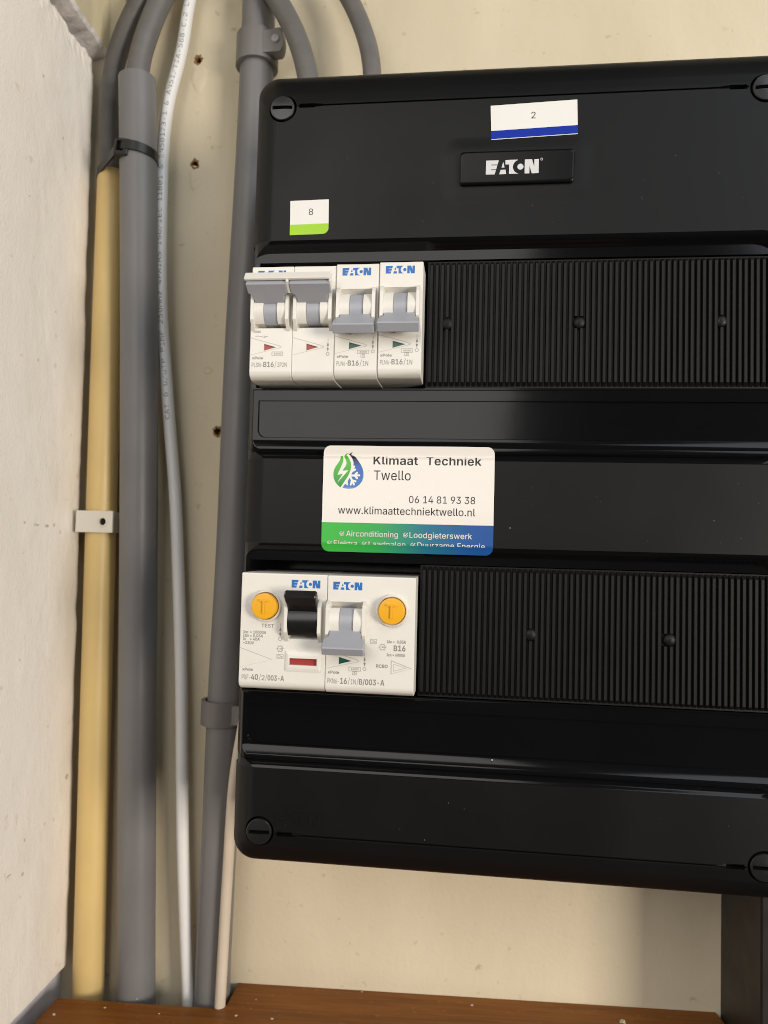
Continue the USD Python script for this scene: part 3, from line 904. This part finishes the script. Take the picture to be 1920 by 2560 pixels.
U0 = -8.17
R1 = -117.7
t = Thing('circuit_breaker', 'white double circuit breaker, both grey levers raised under one white bar', 'circuit breaker', (U0, R1, 0), 'circuit breakers in the upper row')
for k in (0, 1):
    x = 17.5 * k
    body = build_module_face(t, x, True, 'red_flag', module_body(17.5).translate([x, 0, 0]))
    t.part('body', body, 'white_plastic', local=True, smooth=28)
    t.part('toggle', toggle(x + 2.1, x + 15.2, x + 6.0, x + 11.7, math.radians(33)), 'grey_toggle', local=True, smooth=28, label='grey toggle tipped up')
    t.part('indicator', extr(flag(x + 5.95, x + 10.9, 13.1, 2.8), F - 1.38, F - .7), 'red_flag', local=True, label='red arrow shaped indicator')
    for g in V_LINE:
        t.part('arrow_line', shp(affinity.translate(g, x, 0), PR0, PR1), 'crease_grey', local=True, smooth=False)
an = math.radians(33)
bar = Manifold.batch_hull([cbox(0.2, 34.2, 1.6, 2.6, 13.2, 14.2, .2), cbox(-0.1, 34.6, 1.6, 3.4, 16.8, 18.1, .3)]) + cbox(-0.1, 34.6, -0.2, 3.4, 16.75, 18.1, .3)
bar = bar + cbox(16.75, 17.75, -1.4, 2, 11.5, 17.2, .15) + cbox(33.9, 34.6, -1.3, 2, 12.4, 17.2, .15)
bar = bar.transform(np.array([[1, 0, 0, 0], [0, math.cos(an), math.sin(an), PV], [0, -math.sin(an), math.cos(an), PN]], float))
t.part('link_bar', bar, 'white_plastic', local=True, smooth=28, label='white bar joining the two levers')
t.part('wordmark', shp(wm(2.5, 41.6, 11.6), PR0, PR1), 'logo_blue', local=True, smooth=False)
prints(t, [fit_text('~230V', 1.1, 4.5, 19.0, .9, 500), switch_mark(2.2, 17.7), arrows(17.5 + 14.8, 10.3), fit_text('xPole', 1.2, 5.7, 8.2, 1.05, 600)])
badge6000(9.3, 13.9, 9.7, 11.2, t, False)
type_line(t, [('PLSN-', 1.1, 5.6, 1.8, 420), ('B16', 5.9, 10.2, 2.15, 700), ('/', 10.6, 11.3, 2.3, 300), ('2P2N', 11.8, 15.6, 1.85, 420)], 5.0)

t3 = Thing('circuit_breaker', 'white circuit breaker with lowered grey lever, between the double breaker and another single one', 'circuit breaker', (U0 + 35, R1 + 0.35, 0.5), 'circuit breakers in the upper row')
single_parts(t3)
p4 = numbered('/World/circuit_breaker')
x4 = UsdGeom.Xform.Define(stage, p4)
x4.GetPrim().GetReferences().AddInternalReference(t3.path)
x4.GetPrim().SetInstanceable(True)
UsdGeom.Xformable(x4).ClearXformOpOrder()
x4.GetPrim().GetAttribute('xformOp:translate').Set(Gf.Vec3d(*map(float, W((U0 + 52.6, R1 + 0.7, 0.95)))))
UsdGeom.Xformable(x4).SetXformOpOrder([UsdGeom.XformOp(x4.GetPrim().GetAttribute('xformOp:translate'))])
tag(x4.GetPrim(), 'white circuit breaker with lowered grey lever, next to the ribbed strip in the upper row', 'circuit breaker', 'circuit breakers in the upper row')


def button(T, u, v):
    T.part('button_collar', lathe_n(u, v, [(5.35, F - 1), (6.3, F - 1), (6.3, F + .9), (6.05, F + 1.25), (5.6, F + 1.25), (5.35, F + .9)], 56), 'white_plastic', local=True)
    b = T.part('test_button', lathe_n(u, v, [(0, F - 3), (5.15, F - 3), (5.15, F + 3.0), (4.95, F + 3.4), (4.6, F + 3.55), (0, F + 3.65)], 64), 'yellow_button', local=True, label='round yellow test button with a raised T')
    tt = unary_union([sbox(u - 1.9, v + 2.0, u + 2.0, v + 2.65), sbox(u - .38, v - 2.7, u + .38, v + 2.1)])
    T.part('letter', shp(tt, F + 3.45, F + 4.2), 'yellow_button', parent=b, local=True, smooth=False)


def hexmark(u, v, r=1.25):
    h = Polygon([(u + r * math.cos(a_), v + r * math.sin(a_)) for a_ in np.arange(6) * math.pi / 3 + .52])
    g = h.difference(h.buffer(-.13)).union(unary_union([line((u + r * .85 * math.cos(a_), v + r * .85 * math.sin(a_)), (u + r * 1.2 * math.cos(a_), v + r * 1.2 * math.sin(a_)), w=.1) for a_ in np.arange(6) * math.pi / 3]))
    return [g, fit_text('-25', u - .75, u + .75, v - .3, .62, 500)]


def wavebox(u0, u1, v0, v1):
    xs = np.linspace(u0 + .35, u1 - .35, 20)
    sn = lambda dv, k: line(*[(x, (v0 + v1) / 2 + dv + .22 * math.sin((x - u0) / (u1 - u0) * k)) for x in xs], w=.1)
    return unary_union([frame_rect(u0, u1, v0, v1, .1), sn(.3, 6.28), sn(-.35, 12.6)])


R2 = -242.3
rc = Thing('residual_current_switch', 'white residual current switch with black lever and yellow test button, lower left in the box', 'residual current switch', (U0, R2, 0), 'modules in the lower row')
body = module_body(35)
a, b = 19.95, 32.0
body = body - Manifold.hull_points(np.array([[x, v, n] for x in (a, b) for v, n in ((20.6, F + .1), (36.0, F + .1), (22.3, F - 4.5), (34.5, F - 4.5))])) - box(a, b, 22.3, 34.5, F - 12, F - 4.4)
for c_ in cheeks(a, b): body = body + c_
body = body + (stack([(rr_poly(19.0, 33.3, 8.0, 15.8, .6), F - .2), (rr_poly(19.0, 33.3, 8.0, 15.8, .6), F + .35), (rr_poly(20.0, 32.3, 9.2, 14.6, .4), F + .75)]) - box(20.6, 31.7, 10.5, 13.2, F - 1, F + 3))
body = body - box(20.6, 31.7, 10.5, 13.2, F - 1.3, F + 3) - cyl_n(10.4, 33.4, 5.3, 5.3, F - 4, F + 2)
rc.part('body', body, 'white_plastic', local=True, smooth=28)
dr = cyl_u(PV, PN, 8.1, a + .15, b - .15) ^ box(a, b, 22.2, 34.4, F - 12, F + 9)
pad = Manifold.batch_hull([cbox(a + .15, b - .15, -1.9, 1.9, 6, 7, .3), cbox(a - .2, b + .1, -1.6, 1.8, 13.0, 14.2, .5)]) + Manifold.batch_hull([cbox(a - .2, b + .1, -1.7, 2.0, 12.6, 13.2, .3), cbox(a - .5, b + .25, -1.5, 2.1, 15.2, 16.6, .6)])
an = math.radians(42)
pad = pad.transform(np.array([[1, 0, 0, 0], [0, math.cos(an), math.sin(an), PV], [0, -math.sin(an), math.cos(an), PN]], float))
rc.part('toggle', dr + pad, 'black_toggle', local=True, smooth=28, label='black toggle tipped up')
button(rc, 10.4, 33.4)
rc.part('indicator', box(20.62, 31.68, 10.52, 13.18, F - 1.28, F - .5), 'red_flag', local=True, label='red indicator bar in a raised frame')
rc.part('wordmark', shp(wm(20.5, 40.9, 11.6), PR0, PR1), 'logo_blue', local=True, smooth=False)
rc.part('arrow_line', shp(line((0.3, 16.4), (13.1, 12.3), (13.0, 12.0), w=.2), PR0, PR1), 'crease_grey', local=True, smooth=False)
rc.part('arrow_line', shp(line((0.3, 8.8), (12.0, 11.7), w=.06), PR0, PR1), 'crease_grey', local=True, smooth=False)
prints(rc, [fit_text('TEST', 8.7, 13.9, 24.8, 1.35, 500), arrows(16.5, 20.4), wavebox(15.4, 18.0, 12.7, 14.4), fit_text('xPole', 1.5, 5.8, 7.4, 1.05, 600)] + hexmark(16.7, 16.6))
for row, (txt, val) in enumerate((('I\u0394n', '= 0,03A'),)):
    pass
for vb_, l, r_ in ((22.2, 'Inc', '= 10000A'), (20.8, 'I\u0394n', '= 0,03A'), (19.4, 'In', '= 40A')):
    wl = {'Inc': 2.0, 'I\u0394n': 2.3, 'In': 1.2}[l]
    wr = {'= 10000A': 6.5, '= 0,03A': 5.3, '= 40A': 4.0}[r_]
    prints(rc, [fit_text(l, 1.4, 1.4 + wl, vb_, 1.1, 500), fit_text(r_, 4.2, 4.2 + wr, vb_, 1.1, 500)])
prints(rc, [fit_text('~230V', 1.4, 5.9, 17.9, 1.1, 500)])
type_line(rc, [('PXF-', 1.4, 4.9, 1.95, 420), ('40', 5.2, 8.0, 2.25, 700), ('/', 8.4, 9.2, 2.3, 300), ('2', 9.5, 10.7, 1.95, 420), ('/', 11.0, 11.7, 2.3, 300), ('003-A', 11.9, 18.6, 2.1, 700)], 3.9)

rb = Thing('residual_current_breaker', 'white residual current breaker with lowered grey lever and yellow button at its right', 'residual current breaker', (U0 + 35.05, R2 - 0.1, 0.25), 'modules in the lower row')
body = build_module_face(rb, -0.6, False, 'green_flag', module_body(35)) - cyl_n(26.0, 33.3, 5.3, 5.3, F - 4, F + 2)
rb.part('body', body, 'white_plastic', local=True, smooth=28)
rb.part('toggle', toggle(1.5, 14.6, 5.4, 11.1, math.radians(-38)), 'grey_toggle', local=True, smooth=28, label='grey toggle tipped down')
rb.part('indicator', extr(flag(5.35, 10.3, 13.1, 2.8), F - 1.38, F - .7), 'green_flag', local=True, label='green arrow shaped indicator')
button(rb, 26.0, 33.3)
rb.part('wordmark', shp(wm(2.3, 40.8, 11.6), PR0, PR1), 'logo_blue', local=True, smooth=False)
for g in V_LINE:
    rb.part('arrow_line', shp(affinity.translate(g, 0.2, 0), PR0, PR1), 'crease_grey', local=True, smooth=False)
tri = Polygon([(26.1, 8.7), (26.1, 13.9), (34.0, 11.1)])
rb.part('arrow_line', shp(unary_union([line((26.1, 8.8), (26.1, 13.9), (34.0, 11.1), w=.25), line((26.1, 8.8), (33.0, 10.9), w=.1)]), PR0, F + .06), 'crease_grey', local=True, smooth=False)
rb.part('arrow_line', shp(Polygon([(27.0, 9.9), (27.0, 12.6), (31.8, 11.3)]).boundary.buffer(.08), PR0, PR1), 'crease_grey', local=True, smooth=False)
prints(rb, [switch_mark(2.2, 18.2), arrows(15.6, 10.2), fit_text('xPole', 1.1, 5.7, 7.9, 1.1, 600), wavebox(17.6, 20.1, 20.2, 22.0), fit_text('I\u0394n =', 24.2, 27.2, 20.7, 1.0, 600), fit_text('0,03A', 28.1, 31.6, 20.7, 1.15, 600),
             fit_text('B16', 26.9, 31.5, 17.7, 2.2, 700), fit_text('Icn = 6000A', 24.2, 31.4, 15.6, 1.1, 600), fit_text('RCBO', 20.2, 24.7, 11.0, 1.25, 600)] + hexmark(22.5, 19.0))
badge6000(9.4, 14.1, 9.2, 10.8, rb)
type_line(rb, [('PKN6-', 1.0, 5.7, 1.95, 420), ('16', 6.1, 8.8, 2.3, 700), ('/', 9.2, 10.0, 2.4, 300), ('1N', 10.4, 12.3, 2.0, 420), ('/', 12.7, 13.4, 2.4, 300), ('B/003-A', 13.6, 23.6, 2.2, 700)], 4.1)

# ------------------------------------------------------------------ stickers and the business card
def sticker(name, label, cu, cv, w, h, rot, stripe, mat, digit, dh, corners, r, du):
    T = Thing(name, label, 'sticker', (cu, cv, 0), 'numbered stickers on the box')
    T.prim.GetAttribute('xformOp:translate')
    UsdGeom.Xformable(T.prim).AddRotateYOp().Set(-rot)
    sh_ = Polygon(rr_poly(-w / 2, w / 2, -h / 2, h / 2, r, 8, corners)) if r else sbox(-w / 2, -h / 2, w / 2, h / 2)
    T.part('label_paper', shp(sh_, 0.02, 0.16), 'paper', local=True, smooth=False)
    T.part('colour_stripe', shp(sh_.intersection(sbox(-w, -h, w, -h / 2 + stripe)).difference(sbox(-w, -h, w, -h / 2 + .25) if not r else Polygon()), 0.1, 0.19), mat, local=True, smooth=False)
    s_ = fit_text(digit, -1, 1, 0, dh, 400)
    b_ = text_shape(digit).bounds
    wd = (b_[2] - b_[0]) * dh
    T.part('number', shp(fit_text(digit, du - wd / 2, du + wd / 2, (stripe - dh) / 2 + .1, dh, 400), 0.1, 0.19), 'print_dark', local=True, smooth=False)
    return T


sticker('number_sticker', 'white sticker with number 2 and a blue stripe, above the badge', 104.8, -9.6, 34.6, 14.3, 1.9, 3.7, 'label_blue', '2', 2.7, (0, 0, 0, 0), 0, -0.2)
sticker('number_sticker', 'small white sticker with number 8 and lime green stripe above the double breaker', 13.05, -47.6, 16.4, 14.6, 1.0, 4.4, 'label_green', '8', 2.7, (0, 1, 0, 0), 2.6, 0.7)

CU, CW = 22.3, 69.3
VT, VB = -143.5, -186.7
CT, CBM = -147.75, -183.55


def card_n(v):
    return np.interp(v, [VB, CBM - 1.2, CBM - .1, CBM + .6, -175, -160, CT - 1.0, CT - .1, CT + .15, CT + 1.2, VT], [-0.75, -0.1, .42, .55, .62, .66, .78, .95, .45, .62, 1.25])


card = Thing('business_card', 'white business card with leaf and drop logo stuck on the middle black panel', 'business card', (CU, VB, 0))


def on_card(mesh, d0):
    v, f = verts(mesh)
    v[:, 2] += card_n(v[:, 1])
    return trimesh.Trimesh(v, f, process=False)


shape = Polygon(rr_poly(CU, CU + CW, VB, VT, 3.0, 10))


def sliced(geom, n0, n1):
    """thin print or paper cut into strips so that it can follow the card's bends"""
    ms = []
    cuts_ = sorted({VB - 1, CBM - 1.2, CBM - .1, CBM + .6, -175, -160, CT - 1.0, CT - .1, CT + .15, CT + 1.2, VT + 1})
    for a_, b_ in zip(cuts_, cuts_[1:]):
        g = geom.intersection(sbox(-500, a_, 500, b_))
        if not g.is_empty:
            try:
                ms.append(shp(g, n0, n1))
            except Exception:
                pass
    return on_card(trimesh.util.concatenate(ms), 0)


card.part('card_stock', sliced(shape, -0.32, 0.0), 'card_paper', smooth=False)
ramp_mat('card_band', 'x', 0.004, 0.066, [(0.0, (0.045, 0.44, 0.05)), (0.3, (0.035, 0.36, 0.075)), (0.62, (0.015, 0.16, 0.24)), (0.9, (0.012, 0.085, 0.31)), (1.0, (0.012, 0.08, 0.30))])
ramp_mat('leaf_green', 'z', 0.023, 0.036, [(0.0, (0.012, 0.075, 0.022)), (0.45, (0.03, 0.30, 0.03)), (1.0, (0.07, 0.42, 0.035))])
ramp_mat('drop_blue', 'z', 0.0225, 0.038, [(0.0, (0.72, 0.72, 0.72)), (0.12, (0.42, 0.52, 0.62)), (0.26, (0.03, 0.17, 0.48)), (0.8, (0.02, 0.11, 0.42)), (0.93, (0.008, 0.03, 0.14)), (1, (0.01, 0.01, 0.03))])
card.part('colour_band', sliced(shape.intersection(sbox(0, VB - 1, 200, -174.8)), -0.1, 0.02), 'card_band', smooth=False)


def LG(x, y):
    return CU + 0.9 + (x / 13.825 + 815 - 812.5) / 6.28, -147.75 - (y - 275) / 13.825 / 6.28


def LP(*pts):
    return Polygon([LG(*p) for p in pts]).buffer(0)


def smooth_poly(g):
    return g.buffer(.12).buffer(-.24).buffer(.12)


leaf = smooth_poly(LP((510, 265), (505, 330), (470, 430), (400, 540), (330, 640), (280, 750), (258, 860), (256, 980), (275, 1080), (330, 1195), (400, 1285), (520, 1390), (640, 1200), (760, 1020), (830, 870), (875, 730), (885, 600), (870, 490), (820, 385), (770, 310), (745, 265)))
bolt = LP((578, 255), (600, 400), (585, 500), (520, 660), (400, 940), (590, 900), (400, 1225), (795, 768), (572, 792), (680, 640), (718, 540), (705, 450), (660, 350), (622, 255))
leaf = leaf.difference(bolt)
tipg = LP((622, 268), (650, 225), (710, 180), (795, 150), (745, 200), (705, 235), (715, 262), (748, 268))
drop = smooth_poly(LP((785, 205), (850, 260), (905, 330), (945, 420), (968, 520), (965, 640), (920, 800), (860, 940), (770, 1100), (690, 1250), (590, 1395), (680, 1415), (800, 1435), (950, 1420), (1080, 1370), (1200, 1275), (1290, 1150), (1330, 1000), (1332, 860), (1300, 720), (1230, 570), (1130, 425), (1020, 285), (930, 245), (880, 230), (880, 190), (955, 100), (870, 150)))
fl = lambda w, *p: LineString([LG(*q) for q in p]).buffer(w / 86.8, 6)
flake = unary_union([fl(36, (840, 960), (1180, 945)), fl(36, (1020, 950), (1100, 855)), fl(36, (1020, 950), (1105, 1050)), fl(36, (840, 960), (1000, 1270)), fl(36, (925, 1130), (1050, 1160)), fl(34, (925, 1130), (885, 1280)),
                     fl(36, (840, 960), (990, 640)), fl(36, (915, 805), (1030, 745)), fl(34, (840, 960), (700, 1230)), fl(30, (745, 1150), (760, 1280))])
drop = drop.difference(flake)
card.part('leaf_print', sliced(unary_union([leaf, tipg]), -0.1, 0.022), 'leaf_green', smooth=False)
card.part('drop_print', sliced(drop, -0.1, 0.022), 'drop_blue', smooth=False)
X = lambda x, y=500: CU + (x - (101 - 0.025 * (y - 170))) / 21.65
clip = sbox(-100, CBM + .02, 300, CT - .05)
for t_, x0, x1, y, base_, cap, wgt in (('Klimaat', 545, 937, 243, -150.95, 3.42, 650), ('Techniek', 1010, 1487, 243, -150.95, 3.42, 650), ('Twello', 548, 873, 380, -157.2, 3.85, 440), ('06 14 81 93 38', 857, 1430, 588, -166.35, 2.85, 450),
                                     ('www.klimaattechniektwello.nl', 230, 1430, 690, -171.2, 3.0, 470)):
    g = fit_text(t_, X(x0, y), X(x1, y), base_, cap, wgt).intersection(clip)
    card.part('lettering', sliced(g, -0.1, 0.022), 'print_dark', smooth=False)


def check(x, v, r=0.95):
    return unary_union([ring(x, v, r, .2).difference(sbox(x + .1, v + .1, x + 2, v + 2)), line((x - .45, v + .1), (x - .1, v - .4), (x + .85, v + .75), w=.3)])


rows_ = [(-180.35, 2.25, [('c', 265), ('Airconditioning', 303, 760), ('c', 826), ('Loodgieterswerk', 862, 1402)]), (-184.35, 2.25, [('c', 155), ('Elektra', 195, 402), ('c', 465), ('Laadpalen', 505, 828), ('c', 893), ('Duurzame Energie', 932, 1514)])]
for base_, cap, its in rows_:
    for it in its:
        g = check(X(it[1], 880), base_ + 1.05) if it[0] == 'c' else fit_text(it[0], X(it[1], 880), X(it[2], 880), base_, cap, 420)
        ol = g.buffer(.075).intersection(clip)
        card.part('outline', sliced(ol, -0.1, 0.032), 'print_dark', smooth=False)
        card.part('lettering', sliced(g.intersection(clip), -0.1, 0.042), 'paper', smooth=False)
for px, py, r in ((922, 1176, .10), (976, 1256, .10)):
    p = at(px, py, .7)
    card.part('speck', sliced(Point(p[0], p[1]).buffer(r), -.05, .03), 'print_dark', smooth=False)

# ------------------------------------------------------------------ crumbs on the shelf, dust on the box
g = np.random.default_rng(5)
ms = []
spots = [(308, 2484, 1.5), (1180, 2514, .7), (1556, 2556, 1.3), (262, 2520, .5), (342, 2498, .5), (398, 2535, .4), (135, 2537, .7), (590, 2540, .6), (640, 2500, .4), (680, 2548, .6), (905, 2480, .4)]
spots += [(g.uniform(230, 700), g.uniform(2500, 2558), g.uniform(.06, .14)) for _ in range(20)]
for px, py, r in spots:
    n = -60.0
    for _ in range(6):          # point of the sloping shelf top along this line of sight
        q = at(px, py, n)
        n += (q[1] - shelf_v(q[0])) / -((CAM[1] - q[1]) / (CAM[2] - q[2])) * -1 * 0 + 0
        tt = (shelf_v(q[0]) - CAM[1]) / (q[1] - CAM[1])
        n = CAM[2] + (q[2] - CAM[2]) * tt
    q = at(px, py, n)
    s_ = trimesh.creation.icosphere(subdivisions=1, radius=r)
    vv_ = s_.vertices * (0.6 + 0.7 * g.random((len(s_.vertices), 1))) * [1.2, .6, .9]
    ms.append(trimesh.Trimesh(vv_ + [q[0], shelf_v(q[0]) + r * .35, q[2]], s_.faces, process=False))
solo('crumbs', cat(*ms), 'crumb', 'pale crumbs and dust scattered on the brown shelf', 'crumbs', kind='stuff', smooth=False)
ms = []
spots = [(1498, 1160, .28, -.3), (1785, 1302, .12, 0), (1275, 1320, .2, 0), (1062, 2100, .12, 0), (1230, 1900, .35, -1), (780, 540, .12, 0)]
spots += [(g.uniform(700, 1900), g.uniform(1160, 1360), g.uniform(.05, .11), 0) for _ in range(25)] + [(g.uniform(700, 1900), g.uniform(300, 560), g.uniform(.05, .10), 0) for _ in range(20)] + [(g.uniform(700, 1900), g.uniform(1950, 2080), g.uniform(.05, .10), 0) for _ in range(20)]
for px, py, r, n in spots:
    q = at(px, py, n)
    s_ = trimesh.creation.icosphere(subdivisions=1, radius=r)
    ms.append(trimesh.Trimesh(s_.vertices * [1, 1.2, .5] + q, s_.faces, process=False))
solo('dust_specks', cat(*ms), 'dust', 'tiny pale dust specks on the black box front', 'dust', kind='stuff', smooth=False)
